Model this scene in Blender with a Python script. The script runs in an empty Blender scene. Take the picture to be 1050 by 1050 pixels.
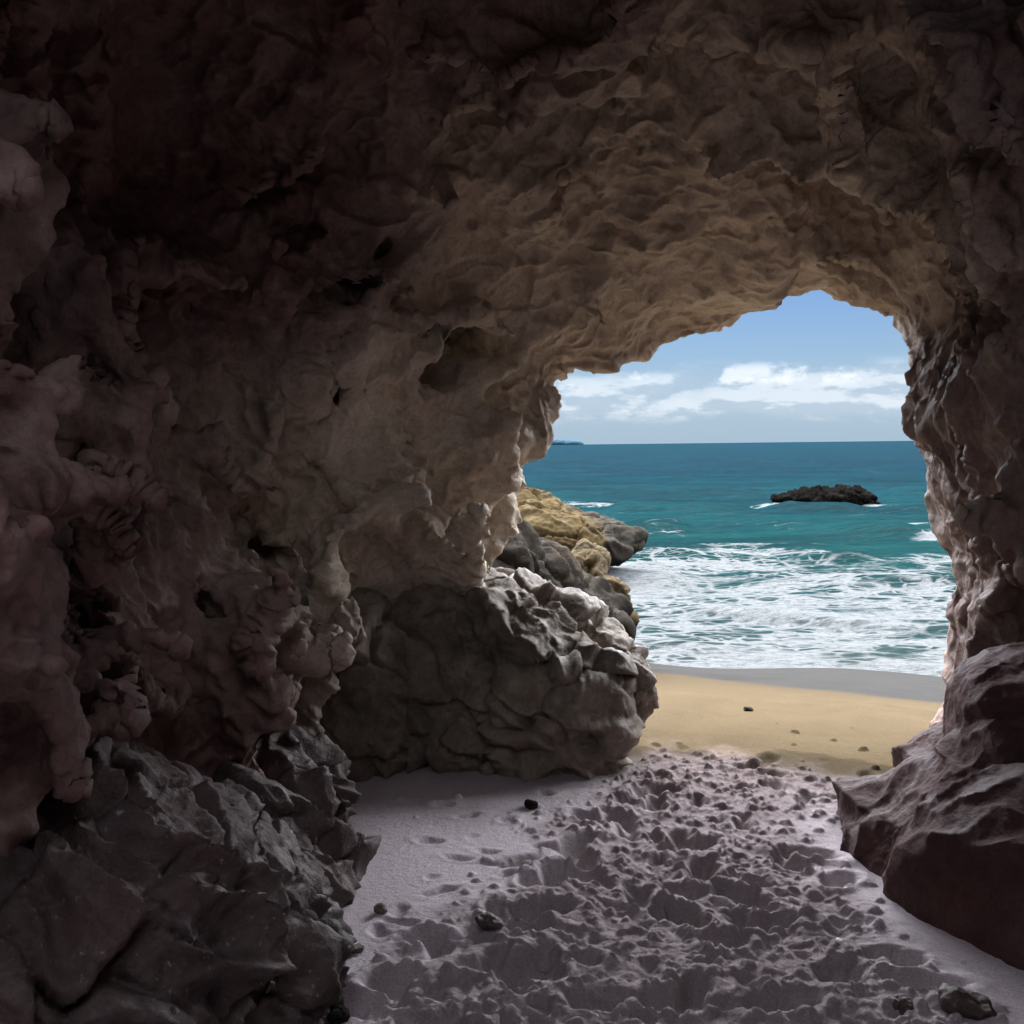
import bpy, bmesh, math, random
import numpy as np
from mathutils import Matrix, Vector, Euler

random.seed(7); RNG = np.random.default_rng(11)
SC = bpy.context.scene; COL = SC.collection
f32 = np.float32

# ------------------------------------------------------------------ camera
F_PX, HZ, CAMZ = 987.0, 456.5, 1.6
_p = math.atan((525 - HZ) / F_PX); _r = math.radians(-0.64)
FW = Vector((0, math.cos(_p), -math.sin(_p)))
R0 = Vector((1, 0, 0)); U0 = Vector((0, math.sin(_p), math.cos(_p)))
RT = R0 * math.cos(_r) + U0 * math.sin(_r); UP = U0 * math.cos(_r) - R0 * math.sin(_r)
CAM = Vector((0, 0, CAMZ))
cam = bpy.data.cameras.new('camera'); co = bpy.data.objects.new('camera', cam); COL.objects.link(co)
cam.sensor_width = 36; cam.lens = 36 * F_PX / 1050; cam.clip_start = 0.05; cam.clip_end = 60000
m = Matrix((RT, UP, -FW)).transposed().to_4x4(); m.translation = CAM; co.matrix_world = m
SC.camera = co

def ray(px, py): return FW * F_PX + RT * (px - 525) + UP * (525 - py)
def at(px, py, Y):                      # the point seen at a photo pixel, Y metres ahead
    d = ray(px, py); return CAM + d * (Y / d.y)
def ground(px, py, z=0.0):
    d = ray(px, py); return CAM + d * ((z - CAMZ) / d.z)

# ------------------------------------------------------------------ noise
def _h(x, y, z, s):
    h = (x.astype(np.uint32) * np.uint32(374761393)) ^ (y.astype(np.uint32) * np.uint32(668265263)) \
        ^ (z.astype(np.uint32) * np.uint32(2147483647 - 58)) ^ np.uint32(s * 7919 + 13)
    h = (h ^ (h >> np.uint32(13))) * np.uint32(1274126177)
    h = (h ^ (h >> np.uint32(16))) * np.uint32(2246822519)
    return h ^ (h >> np.uint32(15))
def _chunks(fn, P, n=150000):
    outs = [fn(P[i:i + n]) for i in range(0, len(P), n)]
    if isinstance(outs[0], tuple): return tuple(np.concatenate(o) for o in zip(*outs))
    return np.concatenate(outs)
def perlin(P, seed=0):
    def f(P):
        I = np.floor(P).astype(np.int32); F = (P - I).astype(f32)
        U = F * F * F * (F * (F * 6 - 15) + 10); out = 0
        for dx in (0, 1):
            wx = U[:, 0] if dx else 1 - U[:, 0]
            for dy in (0, 1):
                wy = U[:, 1] if dy else 1 - U[:, 1]
                for dz in (0, 1):
                    wz = U[:, 2] if dz else 1 - U[:, 2]
                    h = _h(I[:, 0] + dx, I[:, 1] + dy, I[:, 2] + dz, seed)
                    a = (h & np.uint32(1023)).astype(f32) / 511.5 - 1
                    b = ((h >> np.uint32(10)) & np.uint32(1023)).astype(f32) / 511.5 - 1
                    c = ((h >> np.uint32(20)) & np.uint32(1023)).astype(f32) / 511.5 - 1
                    out = out + wx * wy * wz * (a * (F[:, 0] - dx) + b * (F[:, 1] - dy) + c * (F[:, 2] - dz))
        return out * 1.25
    return _chunks(f, P.astype(f32))
def fbm(P, octs=4, seed=0, gain=.5, lac=2.03):
    a, s, q = 1.0, 0, P.astype(f32)
    for i in range(octs):
        s = s + a * perlin(q, seed + i); q = q * f32(lac) + f32(3.7); a *= gain
    return s
def ridged(P, octs=4, seed=0, gain=.5):
    a, s, q = 1.0, 0, P.astype(f32)
    for i in range(octs):
        s = s + a * (1 - np.abs(perlin(q, seed + i)) * 2); q = q * f32(2.07) + f32(1.3); a *= gain
    return s
def vor(P, seed=0, jit=.95, ids=False):
    def f(P):
        I = np.floor(P).astype(np.int32); F = (P - I).astype(f32)
        d1 = np.full(len(P), 9, f32); d2 = d1.copy(); idh = np.zeros(len(P), np.uint32); ce = np.zeros((len(P), 3), f32)
        for dx in (-1, 0, 1):
            for dy in (-1, 0, 1):
                for dz in (-1, 0, 1):
                    h = _h(I[:, 0] + dx, I[:, 1] + dy, I[:, 2] + dz, seed)
                    a = ((h & np.uint32(1023)).astype(f32) / 1023 - .5) * jit + .5 + dx - F[:, 0]
                    b = (((h >> np.uint32(10)) & np.uint32(1023)).astype(f32) / 1023 - .5) * jit + .5 + dy - F[:, 1]
                    c = (((h >> np.uint32(20)) & np.uint32(1023)).astype(f32) / 1023 - .5) * jit + .5 + dz - F[:, 2]
                    d = a * a + b * b + c * c
                    if ids:
                        q = d < d1; idh = np.where(q, h, idh)
                        ce[q, 0] = a[q]; ce[q, 1] = b[q]; ce[q, 2] = c[q]
                    d2 = np.minimum(d2, np.maximum(d1, d)); d1 = np.minimum(d1, d)
        r = (np.sqrt(d1), np.sqrt(d2))
        if not ids: return r
        return r + ((idh.astype(np.float64) / 4294967295.).astype(f32), ce)
    return _chunks(f, P.astype(f32))
def warp(P, scale, amt, seed):
    q = P / scale
    return P + amt * np.stack([fbm(q, 3, seed), fbm(q + 17.1, 3, seed + 5), fbm(q + 41.7, 3, seed + 9)], 1)
def sm(x, a, b):
    t = np.clip((x - a) / (b - a), 0, 1); return t * t * (3 - 2 * t)

# ------------------------------------------------------------------ materials
class NT:
    def __init__(s, name):
        s.m = bpy.data.materials.new(name); s.m.use_nodes = True; s.t = s.m.node_tree
        s.bsdf = s.t.nodes['Principled BSDF']; s.out = s.t.nodes['Material Output']
        s.g = s.n('ShaderNodeNewGeometry'); s.tc = s.n('ShaderNodeTexCoord')
        s.pos = s.tc.outputs['Object']
    def n(s, t, **k):
        x = s.t.nodes.new(t)
        for a, b in k.items(): setattr(x, a, b)
        return x
    def put(s, sock, v):
        if isinstance(v, bpy.types.NodeSocket): s.t.links.new(v, sock)
        elif isinstance(v, tuple) and len(v) == 3 and sock.type == 'RGBA': sock.default_value = (*v, 1)
        else: sock.default_value = v
    def noise(s, scale, detail=6, rough=.6, vec=None, dist=0.0):
        x = s.n('ShaderNodeTexNoise'); s.put(x.inputs['Vector'], vec or s.pos)
        x.inputs['Scale'].default_value = scale; x.inputs['Detail'].default_value = detail
        x.inputs['Roughness'].default_value = rough; x.inputs['Distortion'].default_value = dist
        return x.outputs['Fac']
    def noisec(s, scale, detail=3, vec=None):
        x = s.n('ShaderNodeTexNoise'); s.put(x.inputs['Vector'], vec or s.pos)
        x.inputs['Scale'].default_value = scale; x.inputs['Detail'].default_value = detail
        return x.outputs['Color']
    def voronoi(s, scale, feature='F1', vec=None):
        x = s.n('ShaderNodeTexVoronoi', feature=feature); s.put(x.inputs['Vector'], vec or s.pos)
        x.inputs['Scale'].default_value = scale; return x.outputs['Distance']
    def mapping(s, scale, vec=None):
        x = s.n('ShaderNodeMapping'); s.put(x.inputs['Vector'], vec or s.pos); x.inputs['Scale'].default_value = scale
        return x.outputs['Vector']
    def ramp(s, v, *stops, interp='LINEAR'):
        x = s.n('ShaderNodeValToRGB'); s.put(x.inputs['Fac'], v); x.color_ramp.interpolation = interp
        e = x.color_ramp.elements
        while len(e) < len(stops): e.new(.5)
        for q, (p, c) in zip(e, stops):
            q.position = p; q.color = (*c, 1) if isinstance(c, tuple) else (c, c, c, 1)
        return x.outputs['Color']
    def mix(s, f, a, b, blend='MIX'):
        x = s.n('ShaderNodeMix', data_type='RGBA', blend_type=blend)
        s.put(x.inputs[0], f); s.put(x.inputs[6], a); s.put(x.inputs[7], b); return x.outputs[2]
    def math(s, op, a, b=0.0, c=0.0, clamp=False):
        x = s.n('ShaderNodeMath', operation=op, use_clamp=clamp)
        s.put(x.inputs[0], a); s.put(x.inputs[1], b); s.put(x.inputs[2], c); return x.outputs[0]
    def rng(s, v, a, b, c=0.0, d=1.0, smooth=True):
        x = s.n('ShaderNodeMapRange', interpolation_type='SMOOTHSTEP' if smooth else 'LINEAR')
        s.put(x.inputs['Value'], v)
        for i, q in zip(('From Min', 'From Max', 'To Min', 'To Max'), (a, b, c, d)): s.put(x.inputs[i], q)
        return x.outputs['Result']
    def attr(s, name):
        x = s.n('ShaderNodeAttribute', attribute_name=name); return x.outputs['Fac']
    def xyz(s, v=None):
        x = s.n('ShaderNodeSeparateXYZ'); s.put(x.inputs[0], v or s.pos); return x.outputs
    def bump(s, h, dist=.01, strength=1.0, prev=None):
        x = s.n('ShaderNodeBump'); s.put(x.inputs['Height'], h)
        x.inputs['Distance'].default_value = dist; x.inputs['Strength'].default_value = strength
        if prev: s.put(x.inputs['Normal'], prev)
        return x.outputs['Normal']
    def set(s, **k):
        for a, v in k.items(): s.put(s.bsdf.inputs[a.replace('_', ' ')], v)

def rock_mat(name, dark, mid, light, red=None, redamt=.5, grain=1.0, rough=(.55, .85), spec=.35, spot=None, world=False, second=None, tide=False):
    n = NT(name)
    if world: n.pos = n.g.outputs['Position']
    big = n.noise(1.3 * grain, 5, .6, dist=.6); fine = n.noise(9 * grain, 8, .68)
    c = n.ramp(n.math('ADD', n.math('MULTIPLY', big, .55), n.math('MULTIPLY', fine, .45)), (.34, dark), (.5, mid), (.66, light))
    if second:
        o_ = n.xyz()
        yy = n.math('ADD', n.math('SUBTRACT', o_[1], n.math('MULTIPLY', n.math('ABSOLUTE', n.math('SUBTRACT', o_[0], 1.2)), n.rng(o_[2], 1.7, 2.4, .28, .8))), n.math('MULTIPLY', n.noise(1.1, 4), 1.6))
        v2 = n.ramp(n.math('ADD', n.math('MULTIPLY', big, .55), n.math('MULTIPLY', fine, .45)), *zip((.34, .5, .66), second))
        band_ = n.math('MULTIPLY', n.rng(yy, 3.1, 4.9), n.math('SUBTRACT', 1.0, n.math('MULTIPLY', n.rng(n.math('ADD', o_[0], n.math('MULTIPLY', n.noise(1.5, 4), .5)), 1.75, 2.15), n.rng(o_[2], 2.5, 2.0, 0, .85))))  # tan rock near the mouth, light put into its colour; upper left stays dark
    if second:                                        # sea-washed grey foot, redder right wall with shade darkened into its colour
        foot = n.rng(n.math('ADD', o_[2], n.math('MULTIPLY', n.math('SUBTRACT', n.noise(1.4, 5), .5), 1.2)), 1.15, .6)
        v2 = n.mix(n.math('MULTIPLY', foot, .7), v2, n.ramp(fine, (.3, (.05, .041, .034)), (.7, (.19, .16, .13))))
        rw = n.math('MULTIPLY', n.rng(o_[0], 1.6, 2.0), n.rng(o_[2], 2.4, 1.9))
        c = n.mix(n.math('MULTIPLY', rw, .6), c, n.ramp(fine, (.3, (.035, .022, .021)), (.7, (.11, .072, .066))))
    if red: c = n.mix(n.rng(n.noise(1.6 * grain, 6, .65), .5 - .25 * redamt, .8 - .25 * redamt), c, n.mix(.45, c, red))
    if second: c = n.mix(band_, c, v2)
    if spot: c = n.mix(n.rng(n.noise(34 * grain, 5, .7), .60, .72), c, spot)
    pit = n.rng(n.noise(60 * grain, 4, .7), .3, .5)
    c = n.mix(1.0, c, n.ramp(pit, (0, .72), (1, 1.0)), 'MULTIPLY')
    if tide:
        o2 = n.xyz(n.g.outputs['Position'])
        q_ = n.math('ADD', o2[0], n.math('MULTIPLY', n.math('SUBTRACT', n.noise(1.2, 5, .65), .5), 2.6))
        c = n.mix(n.math('MAXIMUM', n.rng(q_, 1.35, 1.75), n.rng(n.math('ADD', o2[2], n.math('MULTIPLY', n.noise(2, 4), .3)), -.60, -.75)), c, n.mix(n.noise(6, 5), (.012, .011, .009), (.035, .03, .024)))
    b = n.bump(n.noise(14 * grain, 10, .62), .02, .5)
    b = n.bump(n.noise(32 * grain, 5, .7), .010, .45, b); b = n.bump(n.noise(75 * grain, 6, .7), .005, .5, b)
    b = n.bump(n.voronoi(48 * grain, vec=n.mix(.06, n.pos, n.noisec(7))), .005, .3, b)
    n.set(Base_Color=c, Roughness=n.rng(n.noise(5 * grain, 4), .35, .65, *rough), Normal=b)
    n.bsdf.inputs['Specular IOR Level'].default_value = spec
    return n.m

# ------------------------------------------------------------------ object helpers
def tag(o, label, cat, group=None):
    o['label'] = label; o['category'] = cat
    if group: o['group'] = group
    return o
def mesh_from(name, V, Fq, mat=None, smooth=True, loc=None):
    me = bpy.data.meshes.new(name)
    V = np.asarray(V, f32)
    if loc is not None: V = V - np.asarray(loc, f32)
    me.vertices.add(len(V)); me.vertices.foreach_set('co', V.ravel())
    k = Fq.shape[1]; me.loops.add(Fq.size); me.loops.foreach_set('vertex_index', Fq.ravel().astype(np.int32))
    me.polygons.add(len(Fq)); me.polygons.foreach_set('loop_start', np.arange(0, Fq.size, k, dtype=np.int32))
    me.update(calc_edges=True); me.validate()
    if smooth: me.polygons.foreach_set('use_smooth', np.ones(len(me.polygons), bool))
    if mat: me.materials.append(mat)
    o = bpy.data.objects.new(name, me); COL.objects.link(o)
    if loc is not None: o.location = loc
    return o
def grid_faces(nu, nv, wrap_u=False):
    i = np.arange(nu if wrap_u else nu - 1)[:, None]; j = np.arange(nv - 1)[None, :]
    i2 = (i + 1) % nu
    return np.stack([(i * nv + j), (i2 * nv + j), (i2 * nv + j + 1), (i * nv + j + 1)], -1).reshape(-1, 4)

def remeshed(blobs, voxel):
    """union of ellipsoids / rough blocks turned into one even skin; returns V, N, quads"""
    bm = bmesh.new()
    for b in blobs:
        kind = b.get('k', 'e'); M = Matrix.Translation(b['c']) @ Euler([math.radians(a) for a in b.get('rot', (0, 0, 0))]).to_matrix().to_4x4() @ Matrix.Diagonal((*b['r'], 1))
        if kind == 'e': bmesh.ops.create_icosphere(bm, subdivisions=4, radius=1, matrix=M)
        else:
            t = bmesh.new(); bmesh.ops.create_cube(t, size=2)
            rr = random.Random(b.get('seed', 1))
            for v in t.verts: v.co *= Vector((rr.uniform(.78, 1.1), rr.uniform(.78, 1.1), rr.uniform(.78, 1.1)))[0]
            bmesh.ops.bevel(t, geom=list(t.edges), offset=b.get('bev', .28), segments=2, affect='EDGES', profile=.6)
            bmesh.ops.triangulate(t, faces=list(t.faces))
            vm = {v: bm.verts.new(M @ v.co) for v in t.verts}
            for f in t.faces: bm.faces.new([vm[v] for v in f.verts])
            t.free()
    me = bpy.data.meshes.new('tmp'); bm.to_mesh(me); bm.free()
    o = bpy.data.objects.new('tmp', me); COL.objects.link(o)
    md = o.modifiers.new('r', 'REMESH'); md.mode = 'VOXEL'; md.voxel_size = voxel
    dg = bpy.context.evaluated_depsgraph_get(); e = o.evaluated_get(dg); em = e.to_mesh()
    n = len(em.vertices); V = np.empty(n * 3, f32); em.vertices.foreach_get('co', V); V = V.reshape(-1, 3)
    N = np.empty(n * 3, f32); em.vertex_normals.foreach_get('vector', N); N = N.reshape(-1, 3)
    li = np.empty(len(em.loops), np.int32); em.loops.foreach_get('vertex_index', li); Q = li.reshape(-1, 4)
    E = np.empty(len(em.edges) * 2, np.int32); em.edges.foreach_get('vertices', E); E = E.reshape(-1, 2)
    e.to_mesh_clear(); bpy.data.objects.remove(o); bpy.data.meshes.remove(me)
    deg = np.bincount(E.ravel(), minlength=n).astype(f32)[:, None]
    for _ in range(4):
        for A in (V, N):
            S = np.zeros_like(A)
            for k in range(3):
                S[:, k] = np.bincount(E[:, 0], A[E[:, 1], k], n) + np.bincount(E[:, 1], A[E[:, 0], k], n)
            A += .5 * (S / deg - A)
    N /= np.linalg.norm(N, axis=1, keepdims=True) + 1e-9
    return V, N, Q

def rock(name, blobs, voxel, disp, mat, label, cat='rock', group=None):
    V, N, Q = remeshed(blobs, voxel)
    V = V + N * disp(V, N)[:, None]
    lo, hi = V.min(0), V.max(0)
    base = ((lo[0] + hi[0]) / 2, (lo[1] + hi[1]) / 2, lo[2])
    return tag(mesh_from(name, V, Q, mat, loc=base), label, cat, group)

# displacement styles for rocks
def d_scallop(big=.3, amp=.10, seed=3, fine=.02, stretch=(1, 1, 1)):
    def f(V, N):
        P = warp(V, big * 1.6, big * .35, seed) / np.array(stretch, f32)
        a, b = vor(P / big, seed); c, d = vor(P / (big * .38) + 9, seed + 1)
        return (amp * (np.minimum(a, 1) ** 2 - .35) + amp * .32 * (np.minimum(c, 1) ** 2 - .35)
                + amp * .5 * fbm(V / (big * 2.2), 2, seed + 20) + fine * fbm(V / .11, 5, seed + 30, .6))
    return f
def _tilt(h, ce):                         # every block gets its own flat, tilted face
    g = np.stack([np.sin(h * 811.3), np.sin(h * 1733.1 + 1), np.sin(h * 2917.7 + 2)], 1)
    return (g * ce).sum(1)
def d_crack(block=.32, amp=.05, groove=.05, seed=5, fine=.018, stretch=(1, 1, 1), tilt=.9):
    def f(V, N):
        P = warp(V, .5, .05, seed) / np.array(stretch, f32)
        a, b, h, ce = vor(P / block, seed, ids=True); g = 1 - sm(b - a, 0, .11)
        a2, b2, h2, c2 = vor(P / (block * .42) + 5, seed + 2, ids=True); g2 = 1 - sm(b2 - a2, 0, .12)
        w = sm(fbm(V / .35, 2, seed + 8), -.2, .25)
        return (amp * (h - .5) + amp * tilt * _tilt(h, ce) - groove * g * (.3 + .7 * w)
                + amp * .5 * (h2 - .5) * w + amp * .45 * tilt * _tilt(h2, c2) * w - groove * .4 * g2 * w
                + fine * 1.6 * fbm(V / .26, 3, seed + 4) + fine * .8 * (ridged(V / .12, 4, seed + 12, .6) - .8) + fine * .5 * fbm(V / .04, 3, seed + 13, .6))
    return f
def d_ledge(seed, dirs=((.75, -.1, -.5), (.2, 1, .1), (.5, .2, .8)), k=1.0, amp=1.0):
    B = np.array([Vector(d).normalized() for d in dirs], f32)
    def f(V, N):
        P = (warp(V / k, .4, .08, seed) @ B.T).astype(f32)
        c1 = np.clip(1 - np.abs(perlin(P / np.array([.60, .30, .22], f32), seed)) * 1.6, 0, 1) ** 1.6
        c2 = np.clip(1 - np.abs(perlin(P / np.array([.20, .12, .09], f32), seed + 1)) * 1.5, 0, 1) ** 1.6
        a, b, hh, ce = vor(P / np.array([.30, .2, .16], f32), seed + 5, ids=True); g = 1 - sm(b - a, 0, .1)
        return amp * (.10 * (c1 - .3) + .045 * (c2 - .35) + .05 * (hh - .5) - .03 * g + .04 * _tilt(hh, ce)) + k * .012 * (ridged(V / (.09 * k), 4, seed + 3, .6) - .8) + k * .006 * fbm(V / (.03 * k), 3, seed + 4)
    return f
def d_strata(layer=.14, amp=.07, tilt=(.25, .1, 1), seed=8, fine=.03, big=.6):
    t = Vector(tilt).normalized()
    def f(V, N):
        q = V @ np.array(t, f32) + .12 * fbm(V / .9, 3, seed)
        k = q / layer + .8 * fbm(V / 1.3, 2, seed + 2); fr = k - np.floor(k)
        cid = np.floor(k); r = (np.sin(cid * 12.9898) * 43758.5453) % 1
        a, b = vor(warp(V, .6, .12, seed) / big, seed); g = 1 - sm(b - a, 0, .10)
        return amp * (r - .5) - amp * .7 * (1 - sm(np.minimum(fr, 1 - fr), 0, .18)) - .8 * amp * g \
            + amp * 1.2 * fbm(V / big, 3, seed + 5) + fine * fbm(V / .14, 5, seed + 9, .6)
    return f

# ================================================================== LIGHT AND SKY
FILL_CLOUD = 69.0                             # brightness of unseen high cloud, added to light the cave
SUN_EL, SUN_AZ = 66.0, -20.0           # azimuth: degrees from straight out to sea, clockwise
w = bpy.data.worlds.new('World'); SC.world = w; w.use_nodes = True
t = w.node_tree; nd, lk = t.nodes, t.links
bg = nd['Background']; sky = nd.new('ShaderNodeTexSky'); sky.sky_type = 'NISHITA'; sky.sun_disc = False
sky.sun_elevation = math.radians(SUN_EL); sky.sun_rotation = math.radians(SUN_AZ)
sky.air_density = 1.0; sky.dust_density = .6; sky.ozone_density = 1.6
bg.inputs['Strength'].default_value = 0.06
tc = nd.new('ShaderNodeTexCoord'); sep = nd.new('ShaderNodeSeparateXYZ'); lk.new(tc.outputs['Generated'], sep.inputs[0])
def wmath(op, a, b=0.0, clamp=False):
    x = nd.new('ShaderNodeMath'); x.operation = op; x.use_clamp = clamp
    for i, v in enumerate((a, b)):
        if isinstance(v, bpy.types.NodeSocket): lk.new(v, x.inputs[i])
        else: x.inputs[i].default_value = v
    return x.outputs[0]
def wmap(v, a, b, c=0.0, d=1.0):
    x = nd.new('ShaderNodeMapRange'); x.interpolation_type = 'SMOOTHSTEP'; lk.new(v, x.inputs['Value'])
    for i, q in zip(('From Min', 'From Max', 'To Min', 'To Max'), (a, b, c, d)): x.inputs[i].default_value = q
    return x.outputs['Result']
def wnoise(scale, mscale, detail, rough, off=(0, 0, 0)):
    mp = nd.new('ShaderNodeMapping'); mp.inputs['Scale'].default_value = mscale; mp.inputs['Location'].default_value = off
    lk.new(tc.outputs['Generated'], mp.inputs['Vector'])
    x = nd.new('ShaderNodeTexNoise'); lk.new(mp.outputs[0], x.inputs['Vector'])
    x.inputs['Scale'].default_value = scale; x.inputs['Detail'].default_value = detail; x.inputs['Roughness'].default_value = rough
    return x.outputs['Fac']
def wmix(f, a, b):
    x = nd.new('ShaderNodeMix'); x.data_type = 'RGBA'
    for s, v in ((x.inputs[0], f), (x.inputs[6], a), (x.inputs[7], b)):
        if isinstance(v, bpy.types.NodeSocket): lk.new(v, s)
        else: s.default_value = v if not isinstance(v, tuple) else (*v, 1)
    return x.outputs[2]
Z = sep.outputs[2]
CL = 5.2                               # cloud brightness before the background strength
band = wmath('MULTIPLY', wmap(Z, .012, .036), wmap(Z, .062, .088, 1, 0))
n1 = wnoise(7, (1, 1, 3.2), 9, .58, (3.3, 0, .4)); n2 = wnoise(7, (1, 1, 3.2), 9, .58, (3.3, 0, .43))
cov = wmath('MULTIPLY', band, wmap(wmath('ADD', n1, wmath('MULTIPLY', band, .22)), .50, .80))
haze = wmap(Z, -.02, .16, .8, 0)
lit = wmap(wmath('SUBTRACT', n1, n2), -.03, .05)
sk = nd.new('ShaderNodeMix'); sk.data_type = 'RGBA'; sk.blend_type = 'MULTIPLY'; sk.inputs[0].default_value = 1
lk.new(sky.outputs[0], sk.inputs[6]); sk.inputs[7].default_value = (.228, .288, .387, 1)
c = wmix(haze, sk.outputs[2], (CL * .29, CL * .395, CL * .51))
c = wmix(wmath('MULTIPLY', cov, .6), c, wmix(lit, (CL * .40, CL * .47, CL * .55), (CL * .68, CL * .72, CL * .76)))
n4 = wnoise(16, (1, 1, 1.6), 8, .55, (1.3, .2, .9))
puff = wmath('MULTIPLY', wmath('MULTIPLY', wmap(Z, .052, .062), wmap(Z, .072, .084, 1, 0)), wmap(n4, .53, .62))
c = wmix(wmath('MULTIPLY', puff, .55), c, (CL * .80, CL * .83, CL * .86))
n3 = wnoise(5, (1, 1, 2.2), 9, .55, (7.7, 2, 1.0))          # unseen sheets of bright cloud, added above the arch's view as fill light
fill_cov = wmath('MULTIPLY', wmath('MULTIPLY', wmap(Z, .19, .30), wmap(n3, .25, .5, .6, 1.0)),
             wmap(sep.outputs[1], -.35, .15, .14, 1.0))     # the added bank is brightest seaward, to shine into the mouth
c = wmix(fill_cov, c, (FILL_CLOUD * .95, FILL_CLOUD, FILL_CLOUD * 1.08))
lk.new(c, bg.inputs['Color'])

sl = bpy.data.lights.new('sun', 'SUN'); so = bpy.data.objects.new('sun', sl); COL.objects.link(so)
sl.energy = 2.0; sl.angle = math.radians(.5); sl.color = (1, .95, .87)
sd = Vector((math.sin(math.radians(SUN_AZ)) * math.cos(math.radians(SUN_EL)), math.cos(math.radians(SUN_AZ)) * math.cos(math.radians(SUN_EL)), math.sin(math.radians(SUN_EL))))
so.rotation_euler = sd.to_track_quat('Z', 'Y').to_euler(); so.location = (3, 8, 12)

# ================================================================== CAVE
AX = lambda Y: np.interp(Y, [-6, 0, 3, 5.4], [.15, .25, .55, 1.15])
AZ = 1.35
# the rim of the mouth: (px, py, distance)
RIM = [(370, 950, 5.1), (390, 760, 5.2), (470, 640, 5.4), (512, 560, 5.5), (517, 520, 5.5), (519, 490, 5.5), (519, 472, 5.5), (535, 471, 5.3), (548, 465, 5.2), (559, 455, 5.2),
       (562, 440, 5.2), (566, 420, 5.2), (567, 400, 5.2), (573, 389, 5.3), (592, 380, 5.4), (625, 376, 5.4), (655, 365, 5.4), (672, 352, 5.4), (686, 339, 5.4),
       (702, 331, 5.4), (735, 326, 5.4), (770, 325, 5.35), (778, 329, 5.3), (791, 324, 5.3), (800, 314, 5.3), (806, 304, 5.4), (822, 302, 5.4), (836, 296, 5.4), (852, 292, 5.4),
       (868, 294, 5.4), (885, 303, 5.3), (897, 310, 5.2), (912, 316, 5.2), (926, 328, 5.1), (936, 346, 5.0), (935, 362, 5.0), (930, 382, 4.9), (930, 405, 4.85), (928, 430, 4.8), (933, 447, 4.8),
       (946, 462, 4.8), (952, 480, 4.75), (957, 512, 4.7), (968, 530, 4.7), (974, 552, 4.7), (982, 578, 4.7), (986, 600, 4.7), (982, 640, 4.7), (977, 672, 4.7), (976, 702, 4.7), (970, 730, 4.65), (962, 752, 4.6),
       (955, 900, 4.5), (900, 1100, 4.6), (720, 1150, 4.9), (560, 1100, 5.1)]
rp = []
for px, py, Y in RIM:
    if px < 600 and 375 < py < 700: px -= 16
    p = at(px, py, Y); rp.append((math.atan2(p.z - AZ, p.x - float(AX(Y))), math.hypot(p.x - float(AX(Y)), p.z - AZ), Y))
rp = [(a_, r_ + .06, y_) for a_, r_, y_ in rp]; rp.sort(); A = np.array(rp)
A3 = np.concatenate([A - [2 * math.pi, 0, 0], A, A + [2 * math.pi, 0, 0]])
TH = np.linspace(-math.pi, math.pi, 1440, endpoint=False)
Rl = np.interp(TH, A3[:, 0], A3[:, 1]); Yl = np.interp(TH, A3[:, 0], A3[:, 2])
k = np.hanning(41); k /= k.sum(); Yl = np.convolve(np.concatenate([Yl[-20:], Yl, Yl[:20]]), k, 'valid')
cs, sn = np.cos(TH), np.sin(TH)
ex = np.where(cs > 0, 1.42, 2.10); ez = np.where(sn > 0, 2.15, 2.0)      # half extents of the chamber from its axis
Rin = (np.abs(cs / ex) ** 2.4 + np.abs(sn / ez) ** 2.4) ** (-1 / 2.4)
def look(tab, th):
    i = (th + math.pi) / (2 * math.pi) * 1440; i0 = np.floor(i).astype(np.int32); f = (i - i0).astype(f32); t32 = tab.astype(f32)
    return t32[i0 % 1440] * (1 - f) + t32[(i0 + 1) % 1440] * f
# broad swells and hollows of the wall: (px, py, distance, radius, push into the cave)
LUMPS = [(25, 370, 3.1, .40, .5), (20, 560, 2.9, .3, -.12), (275, 560, 4.35, .42, -.8), (190, 740, 3.7, .42, .30), (450, 490, 5.0, .40, .30), (150, 590, 3.5, .30, .14),
         (330, 470, 4.6, .28, .20), (230, 500, 4.0, .35, -.15), (560, 300, 4.6, .6, -.2), (410, 560, 5.0, .35, .20), (390, 720, 4.85, .36, -.35),
         (385, 850, 4.6, .36, -.55), (360, 880, 3.9, .38, -.45), (230, 200, 3.6, .9, -.7), (90, 120, 3.0, .8, -.5), (760, 230, 4.6, .4, .12), (900, 190, 4.2, .35, .12), (1000, 420, 3.9, .35, .06), (540, 440, 5.2, .16, .05), (430, 345, 4.85, .42, -.5),
         (440, 400, 4.9, .15, -.2), (370, 330, 4.7, .2, -.24), (485, 325, 5.05, .13, -.15), (405, 495, 4.85, .12, -.16), (345, 420, 4.5, .16, -.2), (430, 560, 4.95, .12, -.13), (300, 380, 4.3, .2, -.2), (490, 430, 5.15, .09, -.1)]
H = .018; BO = np.array([-2.9, 1.4, -.42]); BN = np.array([345, 282, 268])
gx, gy, gz = (BO[i] + H * np.arange(BN[i]) for i in range(3))
Fv = np.empty(tuple(BN), f32)
def bowls(q, seed, amp, p=2.2, fin=0.0, wd=.15):
    a, b = vor(q, seed); return amp * (np.minimum(a, 1.05) ** p - .30) + fin * np.exp(-(b - a) / wd)
def crest(q, seed, k): return np.clip(1 - np.abs(perlin(q, seed)) * k, 0, 1) ** 1.7
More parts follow.
